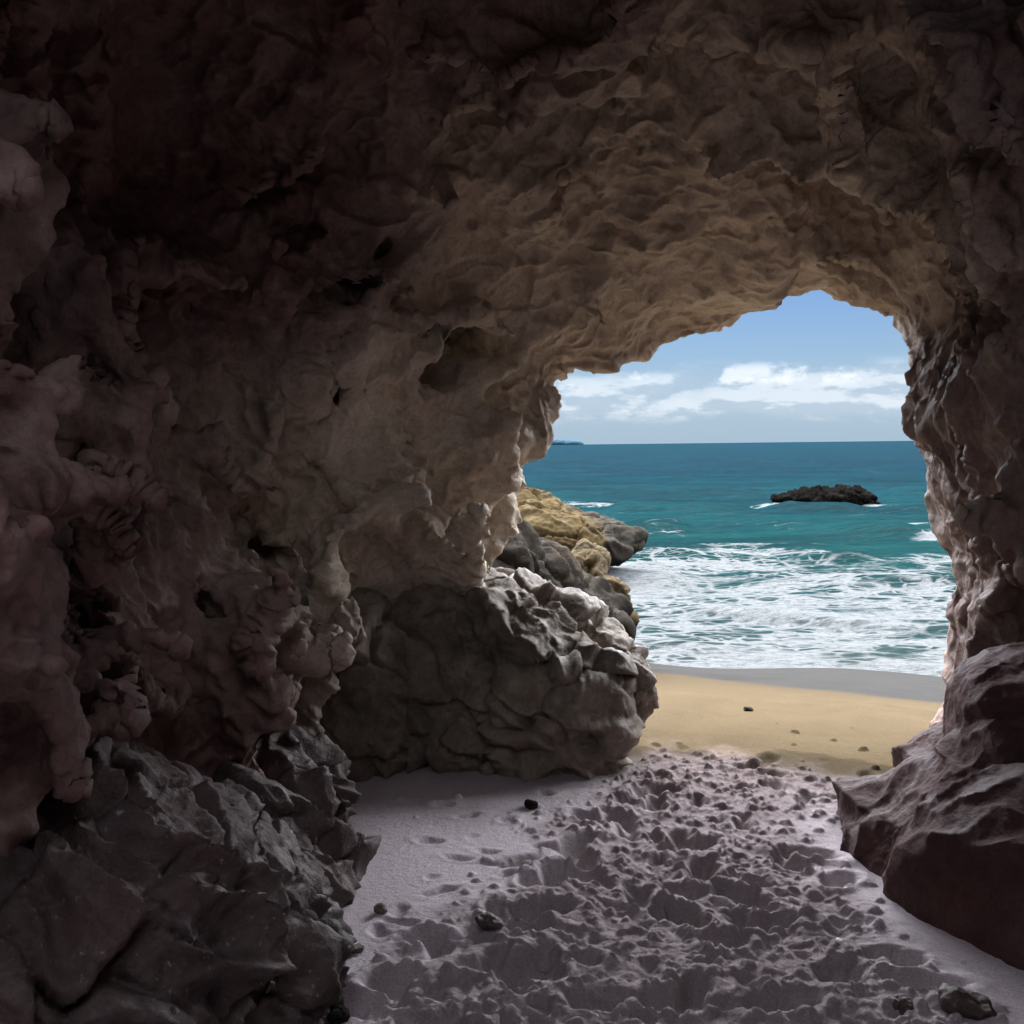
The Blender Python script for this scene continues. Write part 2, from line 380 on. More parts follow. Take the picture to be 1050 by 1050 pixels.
def relief(P, lipw):
    """coarse relief of the rock, metres into the cave"""
    P1 = warp(warp(P, .8, .20, 1), .26, .03, 2); lm = sm(-P[:, 0], -.9, .2) * (1 - sm(P[:, 2], 2.3, 2.9)) * sm(P[:, 2], .15, .9); lf = 1 + .55 * lm
    reg = sm(fbm(P / .9, 2, 70), -.35, .35)
    c1 = crest(P1 / np.array([.92, .40, .92], f32), 21, 2.0); c2 = crest(P1 / np.array([.42, .22, .42], f32) + 3.3, 22, 1.8)
    smo = 1 - .55 * sm(P[:, 0], 1.5, 1.9) * sm(-P[:, 2], -2.5, -2.0)                # the right wall is smoother
    h = smo * lf * (.36 * (c1 - .25) * (.55 + .6 * reg) + .15 * (c2 - .3) * (.12 + .8 * lm + 1.0 * c1))
    h += smo * lf * bowls(P1 / (np.array([1, .75, 1], f32) * .62) + 5, 24, .30)
    h += .08 * fbm(P / .8, 3, 31)
    h *= .45 + .55 * sm(P[:, 2], .0, .8)
    h = h * (.22 + .78 * lipw) + (1 - lipw) * (.05 * fbm(P / .3, 3, 45) + .02 * (ridged(P / .22, 2, 48) - .7))
    for px, py, Y, rad, amp in LUMPS:
        c = np.array(at(px, py, Y), f32); h += amp * np.exp(-((P - c) ** 2).sum(1) / rad ** 2)
    return h
for j0 in range(0, BN[1], 24):                                          # slab by slab
    yy = gy[j0:j0 + 24]
    x3, y3, z3 = np.meshgrid(gx, yy, gz, indexing='ij'); x3 = x3.astype(f32); y3 = y3.astype(f32); z3 = z3.astype(f32)
    dx = x3 - AX(yy)[None, :, None].astype(f32); dz = z3 - f32(AZ)
    th = np.arctan2(dz, dx); r = np.hypot(dx, dz); rl = look(Rl, th); yl = look(Yl, th); ri = look(Rin, th)
    g = 1 - np.exp(-(np.maximum(yl - y3, 0) / .85) ** 1.25)
    d1 = rl + (ri - rl) * g - r
    d2 = y3 - (yl + .40 - .22 * np.maximum(r - rl, 0))
    kk = np.maximum(.25 - np.abs(d1 - d2), 0) / .25
    d = np.maximum(d1, d2) + kk * kk * .25 * .25
    m_ = np.abs(d) < .75
    Pb = np.stack([x3[m_], y3[m_], z3[m_]], 1)
    lw_ = np.clip((yl[m_] - y3[m_]) / .6, .10, 1)
    d[m_] -= relief(Pb, lw_)
    Fv[:, j0:j0 + 24] = d
def surface_nets(F, o, h):
    s = F < 0; c = [s[i:s.shape[0] - 1 + i, j:s.shape[1] - 1 + j, k:s.shape[2] - 1 + k] for i in (0, 1) for j in (0, 1) for k in (0, 1)]
    cnt = sum(q.astype(np.int8) for q in c); mx = (cnt > 0) & (cnt < 8)
    I = np.argwhere(mx); vid = np.full(mx.shape, -1, np.int32); vid[mx] = np.arange(len(I))
    acc = np.zeros((len(I), 3), f32); n = np.zeros(len(I), f32)
    cor = [(i, j, k) for i in (0, 1) for j in (0, 1) for k in (0, 1)]
    val = {q: F[I[:, 0] + q[0], I[:, 1] + q[1], I[:, 2] + q[2]] for q in cor}
    for a in cor:
        for ax in range(3):
            if a[ax]: continue
            b = list(a); b[ax] = 1; b = tuple(b); fa, fb = val[a], val[b]
            hit = (fa < 0) != (fb < 0); t = np.where(hit, fa / np.where(hit, fa - fb, 1), 0)
            for q in range(3): acc[:, q] += np.where(hit, a[q] + (t if q == ax else 0), 0)
            n += hit
    V = (I + acc / n[:, None]) * h + o
    quads = []
    for ax in range(3):
        u, w_ = [q for q in range(3) if q != ax]
        s0 = np.take(s, range(s.shape[ax] - 1), ax); s1 = np.take(s, range(1, s.shape[ax]), ax)
        E_ = np.argwhere(s0 != s1); ok = (E_[:, u] > 0) & (E_[:, w_] > 0) & (E_[:, u] < mx.shape[u]) & (E_[:, w_] < mx.shape[w_]); E_ = E_[ok]
        def cell(du, dw):
            q = E_.copy(); q[:, u] -= du; q[:, w_] -= dw; return vid[q[:, 0], q[:, 1], q[:, 2]]
        Q = np.stack([cell(1, 1), cell(0, 1), cell(0, 0), cell(1, 0)], 1)
        fl = s0[E_[:, 0], E_[:, 1], E_[:, 2]] ^ (ax == 1); Q[~fl] = Q[~fl][:, ::-1]; quads.append(Q)
    return V.astype(f32), np.concatenate(quads)
def vnormals(V, Q):
    fn = np.cross(V[Q[:, 2]] - V[Q[:, 0]], V[Q[:, 3]] - V[Q[:, 1]]); N = np.zeros_like(V)
    for c in range(3): N[:, c] = sum(np.bincount(Q[:, q], fn[:, c], len(V)) for q in range(4))
    return N / (np.linalg.norm(N, axis=1, keepdims=True) + 1e-12)
def relax(V, E, it, f=.5):
    deg = np.bincount(E.ravel(), minlength=len(V)).astype(f32)[:, None] + 1e-6
    for _ in range(it):
        S_ = np.stack([np.bincount(E[:, 0], V[E[:, 1], c], len(V)) + np.bincount(E[:, 1], V[E[:, 0], c], len(V)) for c in range(3)], 1).astype(f32)
        V = V + f * (S_ / deg - V)
    return V
def refine(V, Q):
    """split every quad in four"""
    n = len(V); E = np.sort(np.concatenate([Q[:, [k, (k + 1) % 4]] for k in range(4)]), 1).astype(np.int64)
    key, inv = np.unique(E[:, 0] * n + E[:, 1], return_inverse=True); inv = inv.reshape(4, -1).T + n
    E = np.stack([key // n, key % n], 1); V = relax(V, E, 2)
    c = np.arange(len(Q)) + n + len(key)
    V2 = np.concatenate([V, V[E].mean(1), V[Q].mean(1)]).astype(f32)
    Q2 = np.concatenate([np.stack([Q[:, k], inv[:, k], c, inv[:, (k + 3) % 4]], 1) for k in range(4)]).astype(np.int32)
    E2 = np.concatenate([Q2[:, [0, 1]], Q2[:, [1, 2]]]); V2 = relax(V2, E2, 1)
    return V2, vnormals(V2, Q2).astype(f32), Q2
V, Q = surface_nets(Fv, BO, H); del Fv
E_ = np.concatenate([Q[:, [0, 1]], Q[:, [1, 2]], Q[:, [2, 3]], Q[:, [3, 0]]]); lab = np.arange(len(V))   # drop loose crumbs hanging in the air
while True:
    mn = np.minimum(lab[E_[:, 0]], lab[E_[:, 1]]); l2_ = lab.copy(); np.minimum.at(l2_, lab[E_[:, 0]], mn); np.minimum.at(l2_, lab[E_[:, 1]], mn)
    l2_ = l2_[l2_]; l2_ = l2_[l2_]; l2_ = np.minimum(l2_, l2_[lab])
    if (l2_ == lab).all(): break
    lab = l2_
Q = Q[lab[Q[:, 0]] == np.bincount(lab).argmax()]
use = np.zeros(len(V), bool); use[Q] = True; new = np.cumsum(use) - 1; V = V[use]; Q = new[Q].astype(np.int32)
V, N, Q = refine(V, Q)
# which way is the open air?
c0 = np.array([float(AX(3.5)), 3.5, AZ]); s_ = (np.abs(V[:, 1] - 3.5) < .3)
if (((c0 - V) * N).sum(1)[s_]).mean() < 0: N = -N
# fine relief along the surface
thv = np.arctan2(V[:, 2] - AZ, V[:, 0] - AX(V[:, 1])); lw_ = np.clip((look(Yl, thv) - V[:, 1]) / .5, .75, 1).astype(f32)
Pw = warp(V, .3, .05, 4)
P1 = warp(warp(V, .8, .20, 1), .26, .03, 2); c1 = crest(P1 / np.array([.92, .40, .92], f32), 21, 1.3)
m3 = sm(fbm(V / .4, 2, 77), -.6, .3); w3 = .28 + .72 * c1 * m3
def thin(q, seed, k): return np.exp(-np.abs(perlin(q, seed)) * k)
h = .045 * (thin(Pw / np.array([.46, .24, .46], f32), 26, 9) - .3) * sm(fbm(V / .5, 2, 78), -.35, .25)
h += .026 * (thin(Pw / np.array([.21, .12, .21], f32) + 2, 27, 7) - .3) * (.25 + .75 * m3)
h += (.045 * (crest(Pw / np.array([.19, .10, .19], f32) + 7.1, 23, 1.7) - .3) + .018 * (crest(Pw / np.array([.085, .05, .08], f32), 25, 1.6) - .4)) * w3
a, b = vor(warp(V, .12, .02, 9) / np.array([.085, .06, .085], f32), 28); h += .026 * (np.minimum(a, .9) ** 1.6 - .3) * sm(fbm(V / .45, 3, 79), 0, .4)
h += .007 * (ridged(Pw / np.array([.14, .25, .12], f32), 4, 35, .55) - .8) + .005 * fbm(V / .045, 4, 40, .6)
V = V + N * (h * lw_)[:, None]
# rear of the chamber and the cliff face round the mouth, never in view: plain sheets
t2 = np.linspace(-math.pi, math.pi, 240, endpoint=False); r2 = look(Rin, t2); l2 = look(Rl, t2); y2 = look(Yl, t2)
yr = np.linspace(-6, 1.46, 60); YY = np.repeat(yr[None], 240, 0); RR = np.repeat(r2[:, None], 60, 1)
RR = np.where(YY < -2, RR * np.sqrt(np.clip((YY + 6.0) / 4.0, .0004, 1)), RR)
Vr = np.stack([AX(YY) + RR * np.cos(t2)[:, None], YY, AZ + RR * np.sin(t2)[:, None]], -1).reshape(-1, 3).astype(f32)
Vr *= (1 + .06 * fbm(Vr / .6, 4, 46))[:, None] * np.array([1, 0, 1], f32) + np.array([0, 1, 0], f32)
Qr = grid_faces(240, 60, True); fc = Vr[Qr].mean(1)
Qr = Qr[~((((fc[:, 0] + .35) / 1.35) ** 2 + ((fc[:, 1] - .25) / 1.0) ** 2 < 1 + .25 * fbm(fc / .5, 2, 88)) & (fc[:, 2] > 2.2))]   # unseen roof hole behind the camera, added to let in fill light
dr = np.repeat((.9 + 11 * np.linspace(0, 1, 40) ** 1.6)[None], 240, 0); R3 = l2[:, None] + dr; Y3 = y2[:, None] + .30 - .22 * dr
Vo = np.stack([AX(5.4) + R3 * np.cos(t2)[:, None], Y3, AZ + R3 * np.sin(t2)[:, None]], -1).reshape(-1, 3).astype(f32)
Vo[:, 1] += .35 * fbm(Vo / 1.2, 4, 47) * np.clip((dr.ravel() - .9) / 2, 0, 1)
Qo = grid_faces(240, 40, True)
Q = np.concatenate([Q, Qr + len(V), Qo + len(V) + len(Vr)]); V = np.concatenate([V, Vr, Vo])
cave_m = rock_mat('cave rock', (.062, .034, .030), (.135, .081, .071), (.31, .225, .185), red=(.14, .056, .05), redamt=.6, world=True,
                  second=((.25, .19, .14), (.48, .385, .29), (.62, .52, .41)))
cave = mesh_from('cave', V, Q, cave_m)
tag(cave, 'dark scalloped rock walls and roof of the sea cave around the arched mouth', 'cave')

# ================================================================== SAND
SEA = -1.0
def sand_base(x, y):
    v = y + .34 * (x - 2.0)                                   # distance measured square to the shore
    z = np.interp(v, [-10, 4.9, 6.0, 8.0, 11.2, 16, 30, 90], [.0, .0, -.07, -.36, -1.0, -1.7, -3.5, -9])
    return z + .035 * np.sin(x * 1.9 + .6 * np.sin(x * .7)) * np.clip((v - 8.5) / 2, 0, 1) * np.clip((14 - v) / 2, 0, 1)
def axis(segs):
    out = [segs[0][0]]
    for a, b, d in segs:
        n = max(1, int(round((b - a) / d))); out.extend(np.linspace(a, b, n + 1)[1:])
    return np.array(out)
xs = axis([(-400, -40, 40), (-40, -6, 2), (-6, -1.8, .15), (-1.8, 2.6, .0065), (2.6, 6, .06), (6, 40, 2), (40, 400, 40)])
ys = axis([(-12, 0, 1), (0, 2.2, .1), (2.2, 3.6, .005), (3.6, 5.4, .0085), (5.4, 9, .03), (9, 14, .12), (14, 40, 2), (40, 400, 40)])
XX, YS = np.meshgrid(xs, ys, indexing='ij')
S = np.stack([XX.ravel(), YS.ravel(), np.zeros(XX.size)], 1).astype(f32)
hz = sand_base(S[:, 0], S[:, 1]).astype(f32)
near = (np.abs(S[:, 0]) < 4) & (S[:, 1] > -1) & (S[:, 1] < 14)
# trampled area, traced on the ground
poly = [ground(*p) for p in [(300, 1120), (350, 1035), (430, 960), (520, 905), (560, 860), (600, 815), (680, 772), (760, 775), (850, 800), (835, 850), (860, 905), (900, 950), (960, 1000), (985, 1060), (1000, 1130)]]
PX = np.array([p.x for p in poly]); PY = np.array([p.y for p in poly])
def inside(x, y):
    r = np.zeros(len(x), bool); j = len(PX) - 1; dmin = np.full(len(x), 9.0)
    for i in range(len(PX)):
        cnd = ((PY[i] > y) != (PY[j] > y)) & (x < (PX[j] - PX[i]) * (y - PY[i]) / (PY[j] - PY[i] + 1e-12) + PX[i]); r ^= cnd
        ex_, ey_ = PX[j] - PX[i], PY[j] - PY[i]; tq = np.clip(((x - PX[i]) * ex_ + (y - PY[i]) * ey_) / (ex_ ** 2 + ey_ ** 2), 0, 1)
        dmin = np.minimum(dmin, np.hypot(x - PX[i] - tq * ex_, y - PY[i] - tq * ey_)); j = i
    return np.where(r, dmin, -dmin)
ni = np.nonzero(near)[0]; Pn = S[ni].copy()
sdv = inside(Pn[:, 0], Pn[:, 1])
churn = sm(sdv + .22 * fbm(Pn / .30, 4, 90, .6), -.22, .26).astype(f32)
hn = .02 * fbm(Pn / .9, 2, 91) + .0016 * fbm(Pn / .03, 3, 92)
# heel and toe dents: (x, y, half length, half width, turn, depth)
dents = []; tries = 0
while len(dents) < 210 and tries < 9000:
    tries += 1
    x = random.uniform(-1.2, 2.4); y = random.uniform(2.3, 5.3)
    s_ = float(inside(np.array([x]), np.array([y]))[0])
    if s_ < -.30 or (s_ < .05 and random.random() < .8): continue
    kf = random.random() ** 2.3
    dents.append((x, y, .03 + .11 * kf * random.uniform(.6, 1), .022 + .035 * kf, random.uniform(-.8, .8) + (math.pi / 2 if random.random() < .6 else 0), (.014 + .06 * kf) * (1 if y < 4.2 else .8) * (1 if s_ > 0 else .6)))
for px, py in [(555, 868), (500, 872), (480, 835), (440, 862), (455, 825), (520, 838), (575, 868), (470, 880), (560, 812), (640, 835), (610, 835), (410, 945), (450, 915)]:
    g = ground(px, py); dents.append((g.x, g.y, random.uniform(.04, .08), random.uniform(.02, .035), random.uniform(-.5, .5), .018))
for px, py, a_, b_, tr, dp in [(520, 990, .17, .05, .1, .085), (437, 963, .07, .05, 0, .075), (570, 935, .07, .05, .3, .07), (545, 905, .05, .06, 0, .06), (405, 1005, .09, .06, .2, .08), (860, 1000, .08, .06, .5, .07), (600, 985, .06, .04, 0, .06), (745, 965, .08, .05, .4, .07), (800, 1030, .12, .06, .1, .08), (690, 1030, .1, .06, -.2, .08), (960, 1010, .10, .045, .1, .03), (930, 985, .06, .05, .6, .05)]:
    g = ground(px, py); dents.append((g.x, g.y, a_, b_, tr, dp))
ix = np.nonzero(np.abs(xs) < 4)[0]; iy = np.nonzero((ys > -1) & (ys < 14))[0]; gxs, gys = xs[ix], ys[iy]; shp = (len(ix), len(iy))
wx = (Pn[:, 0] + .016 * fbm(Pn / .07, 3, 95)).reshape(shp); wy = (Pn[:, 1] + .016 * fbm(Pn / .07 + 5, 3, 96)).reshape(shp)
ch2 = churn.reshape(shp); dd = np.zeros(shp, f32); rim = dd.copy(); lump = dd.copy()
def window(x, y, r): return (slice(*np.searchsorted(gxs, (x - r, x + r))), slice(*np.searchsorted(gys, (y - r, y + r))))
for x, y, la, lb, an, dp in dents:
    w_ = window(x, y, la * 2.6)
    dx, dy = wx[w_] - x, wy[w_] - y
    u = (dx * math.cos(an) + dy * math.sin(an)) / la; v = (-dx * math.sin(an) + dy * math.cos(an)) / lb
    r = np.sqrt(u * u + v * v)
    dd[w_] = np.maximum(dd[w_], dp * (1 - sm(r, .4, 1.12))); rim[w_] = np.maximum(rim[w_], dp * .26 * np.exp(-((r - 1.35) / .36) ** 2))
base = rim * (1 - np.minimum(dd / .02, 1)) - dd
for _ in range(2):                                           # loose sand slumps
    base[1:-1] = .5 * base[1:-1] + .25 * (base[:-2] + base[2:]); base[:, 1:-1] = .5 * base[:, 1:-1] + .25 * (base[:, :-2] + base[:, 2:])
for _ in range(11000):                                       # crumbs and clods thrown up by feet
    x = random.uniform(-1.2, 2.3); y = random.uniform(2.3, 5.6)
    r_ = .005 + .024 * random.random() ** 2.8; i_, j_ = np.searchsorted(gxs, x), np.searchsorted(gys, y)
    if random.random() > ch2[i_, j_] + .02: continue
    w_ = window(x, y, r_ * 1.8); an = random.uniform(0, 3.1); dx, dy = wx[w_] - x, wy[w_] - y
    u = (dx * math.cos(an) + dy * math.sin(an)); v = (-dx * math.sin(an) + dy * math.cos(an)) * random.uniform(1, 1.8)
    r = np.sqrt(u * u + v * v) / r_
    lump[w_] = np.maximum(lump[w_], r_ * random.uniform(.5, .95) * np.sqrt(np.clip(1 - r * r, 0, 1)))
hn += (base + lump * .95).ravel()
hn += churn * (.010 * fbm(Pn / .07, 5, 98, .58) + .014 * fbm(Pn / .16, 4, 99) + .003 * (ridged(Pn / .035, 3, 97, .6) - .8))
far_fade = 1 - sm(Pn[:, 1], 5.0, 6.2)
hz[ni] += (hn * (.12 + .88 * far_fade) + (1 - far_fade) * .012 * np.maximum(fbm(Pn / .16, 4, 63), 0) * sm(fbm(Pn / .5, 2, 64), 0, .3) * (1 - sm(Pn[:, 1], 6.0, 7.4))).astype(f32)
S[:, 2] = hz
n = NT('sand')
n.pos = n.g.outputs['Position']
x_, y_, z_ = n.xyz()
vv = n.math('ADD', y_, n.math('MULTIPLY', n.math('SUBTRACT', x_, 2.0), .34))
vw = n.math('ADD', vv, n.math('MULTIPLY', n.math('SUBTRACT', n.noise(.9, 3), .5), .9))
shade_sand = n.mix(n.noise(2.2, 5), (.43, .365, .385), (.57, .50, .52))
sun_sand = n.mix(n.noise(2.2, 8, .7, dist=.4), (0.04472, 0.03354, 0.02064), (0.0774, 0.05934, 0.03784))
c = n.mix(n.rng(n.math('ADD', vv, n.math('MULTIPLY', n.noise(2, 4), .5)), 3.7, 4.8), shade_sand, sun_sand)  # same sand: colour raised in the cave shade, lowered where sun falls
c = n.mix(n.math('MULTIPLY', n.attr('churn'), .75), c, n.mix(n.noise(14, 5), (.095, .070, .068), (.29, .228, .226)))
damp = n.rng(vw, 6.0, 7.2)
wet = n.rng(n.math('ADD', n.math('ADD', y_, n.math('MULTIPLY', n.math('SUBTRACT', x_, 2.0), .85)), n.math('MULTIPLY', n.math('SUBTRACT', n.noise(.8, 3), .5), .8)), 6.95, 7.35)
c = n.mix(damp, c, (0.04988, 0.03827, 0.02494)); c = n.mix(wet, c, n.mix(n.noise(2.5, 4), (0.0232, 0.0224, 0.0216), (0.0328, 0.032, 0.0312)))  # damp sand, then wet strip with the sky's grey reflection put into colour
c = n.mix(1.0, c, n.ramp(n.noise(140, 3, .7), (.3, .72), (.7, 1.12)), 'MULTIPLY')
c = n.mix(n.rng(n.noise(32, 4, .75), .70, .76), c, (.07, .055, .05))
b = n.bump(n.noise(60, 5, .7), .012, .5); b = n.bump(n.noise(260, 3, .7), .003, .7, b)
wb = n.n('ShaderNodeMix', data_type='VECTOR'); n.put(wb.inputs[0], n.math('MULTIPLY', wet, .9)); n.put(wb.inputs[4], b); n.put(wb.inputs[5], n.g.outputs['Normal'])
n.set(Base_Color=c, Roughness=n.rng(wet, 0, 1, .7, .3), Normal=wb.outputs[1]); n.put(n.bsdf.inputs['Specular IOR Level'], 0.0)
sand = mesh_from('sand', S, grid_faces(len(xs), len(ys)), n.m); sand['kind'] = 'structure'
at_ = sand.data.attributes.new('churn', 'FLOAT', 'POINT'); cv = np.zeros(len(S), f32); cv[ni] = churn; at_.data.foreach_set('value', cv)

# ================================================================== SEA
xs = axis([(-20000, -2000, 6000), (-2000, -100, 100), (-100, -10, 3), (-10, 0, .3), (0, 22, .07), (22, 60, .6), (60, 200, 10), (200, 2000, 150), (2000, 20000, 6000)])
ys = axis([(9, 10, .1), (10, 26, .045), (26, 60, .14), (60, 160, .8), (160, 600, 10), (600, 3000, 200), (3000, 30000, 9000)])
XX, YS = np.meshgrid(xs, ys, indexing='ij'); W = np.stack([XX.ravel(), YS.ravel(), np.zeros(XX.size)], 1).astype(f32)
v = W[:, 1] + .25 * (W[:, 0] - 2)
q = W / np.array([2.6, 1.1, 1], f32)
amp = np.interp(v, [9, 11, 13, 20, 40, 100, 400, 3000], [.0, .02, .08, .15, .18, .28, .3, 0])
hw = amp * .35 * fbm(W / np.array([1.9, .75, 1], f32), 4, 108, .6) + amp * (.75 * fbm(W / np.array([5.5, 2.1, 1], f32), 3, 101, .5) + .25 * ridged(q, 3, 105, .5) * .5)
for v0, a_, wd in [(12.2, .05, .35), (14.6, .13, .5), (18.0, .20, .75), (22.8, .20, .9), (30, .32, 1.5), (39, .3, 1.8), (52, .3, 2.2)]:
    e = v - v0 + 1.3 * fbm(W / np.array([4.5, 30, 1], f32), 2, int(v0)); brk = sm(fbm(W / np.array([3.0, 12, 1], f32), 2, int(v0) + 50), -.35, .3)
    hw += a_ * brk * np.where(e < 0, np.exp(-(e / (wd * .55)) ** 2), np.exp(-(e / (wd * 1.5)) ** 2))
W[:, 2] = SEA + hw - .05
wash = np.zeros(len(W), f32)
for px, py, Y, ax_, ay_, k_ in [(848, 514, 38.9, 2.6, 1.0, 1.0), (895, 520, 38.8, 1.2, .8, 1.0), (800, 511, 39, 1.6, .7, .8), (625, 580, 18.6, .9, .9, .9), (640, 562, 19.3, .6, .8, .8), (590, 592, 17, .8, .6, .9), (975, 562, 25.7, .9, .7, .9), (940, 538, 30, 1.5, .8, .9), (620, 512, 42, 2.5, 1.6, .7)]:
    g = at(px, py, Y); wash = np.maximum(wash, k_ * np.exp(-((W[:, 0] - g.x) / ax_) ** 2 - ((W[:, 1] - g.y) / ay_) ** 2))
n = NT('sea water'); n.pos = n.g.outputs['Position']
x_, y_, z_ = n.xyz()
vv = n.math('ADD', y_, n.math('MULTIPLY', n.math('SUBTRACT', x_, 2.0), .25))
wq = n.mapping((.55, .8, .0))
vz = n.math('ADD', vv, n.math('MULTIPLY', n.math('SUBTRACT', n.noise(.28, 4, vec=n.mapping((1, 2.2, 0))), .5), 9))
# how much foam there is, by distance from the shore
cover = n.ramp(n.rng(vz, 9, 49, smooth=False), (0, .95), (.05, .92), (.09, .62), (.18, .70), (.30, .66), (.36, .50), (.42, .30), (.60, .22), (.72, .25), (.85, .12), (1, 0.0))
dq = n.mix(.35, n.mapping((1, 1.5, 0)), n.noisec(1.6, 4, n.mapping((1, 1.4, 0))), 'ADD')
l1 = n.voronoi(1.1, 'DISTANCE_TO_EDGE', dq); l2 = n.voronoi(3.1, 'DISTANCE_TO_EDGE', dq)
lace = n.math('MAXIMUM', n.rng(l1, .0, .16, 1, 0), n.math('MULTIPLY', n.rng(l2, 0, .2, 1, 0), .8))
patch = n.noise(.75, 8, .62, vec=n.mapping((.7, 1.5, 0)), dist=.5)
patch = n.math('ADD', n.math('MULTIPLY', patch, .75), n.math('MULTIPLY', n.noise(.22, 3, .5, vec=n.mapping((.8, 1.8, 0))), .5))
f = n.math('ADD', n.math('MULTIPLY', lace, n.rng(n.noise(.5, 3), .35, .65, .08, .34)), n.math('MULTIPLY', patch, 1.05))
f = n.math('ADD', f, n.math('MULTIPLY', n.attr('wash'), .75))
thr = n.math('SUBTRACT', 1.215, n.math('MULTIPLY', cover, .85))
foam = n.rng(n.math('SUBTRACT', f, thr), -.05, .17)
foam = n.math('MULTIPLY', foam, n.rng(n.noise(9, 7, .8), .32, .54, .4, 1))
col = n.ramp(n.rng(vv, 10, 90, smooth=False), (0, (0.0258, 0.0344, 0.03096)), (.06, (0.0086, 0.0258, 0.02666)), (.16, (0.002024, 0.02484, 0.02484)), (.4, (0.000736, 0.01978, 0.02438)), (1, (0.00046, 0.01334, 0.0207)))
col = n.mix(n.rng(n.noise(.16, 4, vec=n.mapping((.5, 2, 0))), .35, .7), col, n.mix(1.0, col, (.45, .55, .62), 'MULTIPLY'))
wv = n.mapping((.6, 1.6, 1))
col = n.mix(n.rng(n.noise(1.6, 6, .7, vec=wv), .4, .62), col, n.mix(1.0, col, (.66, .72, .76), 'MULTIPLY'))
b = n.bump(n.noise(3.0, 8, .68, vec=wv), .30, .9); b = n.bump(n.noise(11, 4, .6, vec=wv), .02, .5, b)
n.set(Base_Color=n.mix(foam, col, n.mix(n.noise(5, 6, .7), (0.0731, 0.07912, 0.0817), (0.1376, 0.141, 0.1445))), Roughness=n.rng(foam, 0, 1, .14, .8), Normal=b)
n.bsdf.inputs['Specular IOR Level'].default_value = 0.0
gl = n.n('ShaderNodeBsdfGlossy'); gl.inputs['Roughness'].default_value = .22; n.put(gl.inputs['Normal'], b)
lw = n.n('ShaderNodeLayerWeight'); lw.inputs['Blend'].default_value = .25; n.put(lw.inputs['Normal'], b)
ms = n.n('ShaderNodeMixShader'); n.put(ms.inputs[0], n.math('MULTIPLY', n.rng(lw.outputs['Facing'], .2, 1, .003, .012, False), n.math('SUBTRACT', 1.0, foam)))
n.put(ms.inputs[1], n.bsdf.outputs[0]); n.put(ms.inputs[2], gl.outputs[0]); n.put(n.out.inputs['Surface'], ms.outputs[0])
sea = mesh_from('sea', W, grid_faces(len(xs), len(ys)), n.m); sea['kind'] = 'structure'
at_ = sea.data.attributes.new('wash', 'FLOAT', 'POINT'); at_.data.foreach_set('value', wash)

# ================================================================== ROCKS
dark_m = rock_mat('grey boulder stone', (.055, .044, .035), (.155, .125, .098), (.29, .245, .195), red=(.14, .09, .075), redamt=.35, grain=1.2, spec=.25, rough=(.55, .85))
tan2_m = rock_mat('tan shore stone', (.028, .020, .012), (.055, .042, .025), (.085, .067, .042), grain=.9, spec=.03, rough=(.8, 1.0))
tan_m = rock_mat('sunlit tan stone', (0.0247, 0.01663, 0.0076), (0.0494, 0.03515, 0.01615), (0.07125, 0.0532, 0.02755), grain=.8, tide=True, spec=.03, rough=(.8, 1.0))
red_m = rock_mat('reddish cave stone', (.030, .015, .014), (.062, .033, .031), (.115, .070, .064), red=(.075, .028, .026), redamt=.7, spec=.1, rough=(.6, .85))
ledge_m = rock_mat('ledge stone', (.030, .021, .020), (.070, .050, .046), (.16, .13, .12), red=(.085, .038, .034), redamt=.6, grain=1.3, spec=.3, rough=(.5, .8), spot=(.24, .22, .21))
wash_m = rock_mat('wave washed stone', (.006, .0055, .005), (.016, .014, .012), (.036, .031, .025), red=(.07, .05, .03), redamt=.2, grain=1.2, spec=.03, rough=(.8, 1.0))
black_m = rock_mat('black reef stone', (.002, .002, .002), (.005, .0045, .004), (.011, .0095, .008), grain=.7, spec=.0, rough=(.7, .95))
brown_m = rock_mat('pebble stone', (.09, .07, .055), (.16, .125, .1), (.26, .21, .17), grain=6)

def E(px, py, Y, r, rot=(0, 0, 0), k='e', **kw): return dict(c=at(px, py, Y), r=r, rot=rot, k=k, **kw)

rock('boulder', [E(430, 700, 5.15, (.66, .5, .50)), E(470, 650, 5.3, (.45, .42, .34), (0, 18, 0)), E(525, 690, 5.05, (.44, .45, .46), (0, 24, 0)), E(560, 735, 4.95, (.34, .36, .30), (0, 10, 10), 'b', seed=5), E(590, 700, 5.0, (.27, .36, .30), (0, 32, 0)), E(375, 715, 4.85, (.28, .32, .44)), E(352, 750, 4.75, (.20, .28, .34)), E(500, 745, 4.98, (.40, .36, .28))],
     .011, d_ledge(5, ((.8, 0, -.6), (0, 1, 0), (.6, 0, .8)), 1.7, 1.15), dark_m, 'large cracked grey rock buttress at the foot of the left cave wall beside the mouth', 'boulder')
rock('boulder', [E(634, 700, 4.95, (.155, .22, .19), (0, 25, 20)), E(622, 715, 4.93, (.13, .18, .13), (0, 20, 0))], .009, d_ledge(15, ((.8, 0, -.6), (0, 1, 0), (.6, 0, .8)), 1.0, .5), dark_m,
     'rounded grey boulder jutting over the sand as the toe of the cracked buttress', 'boulder')
rock('boulder', [E(530, 622, 8.0, (.42, .8, .46), (0, 36, 0)), E(582, 652, 8.2, (.25, .6, .40), (0, 40, 0), 'b', seed=4), E(500, 590, 7.6, (.36, .7, .36)), E(612, 670, 8.4, (.1, .3, .2), (0, 30, 0))], .02, d_ledge(25, ((.7, 0, -.7), (0, 1, 0), (.7, 0, .7)), 1.9, 1.7), wash_m,
     'dark grey sloping rock just outside the mouth, behind the cracked buttress', 'rock')
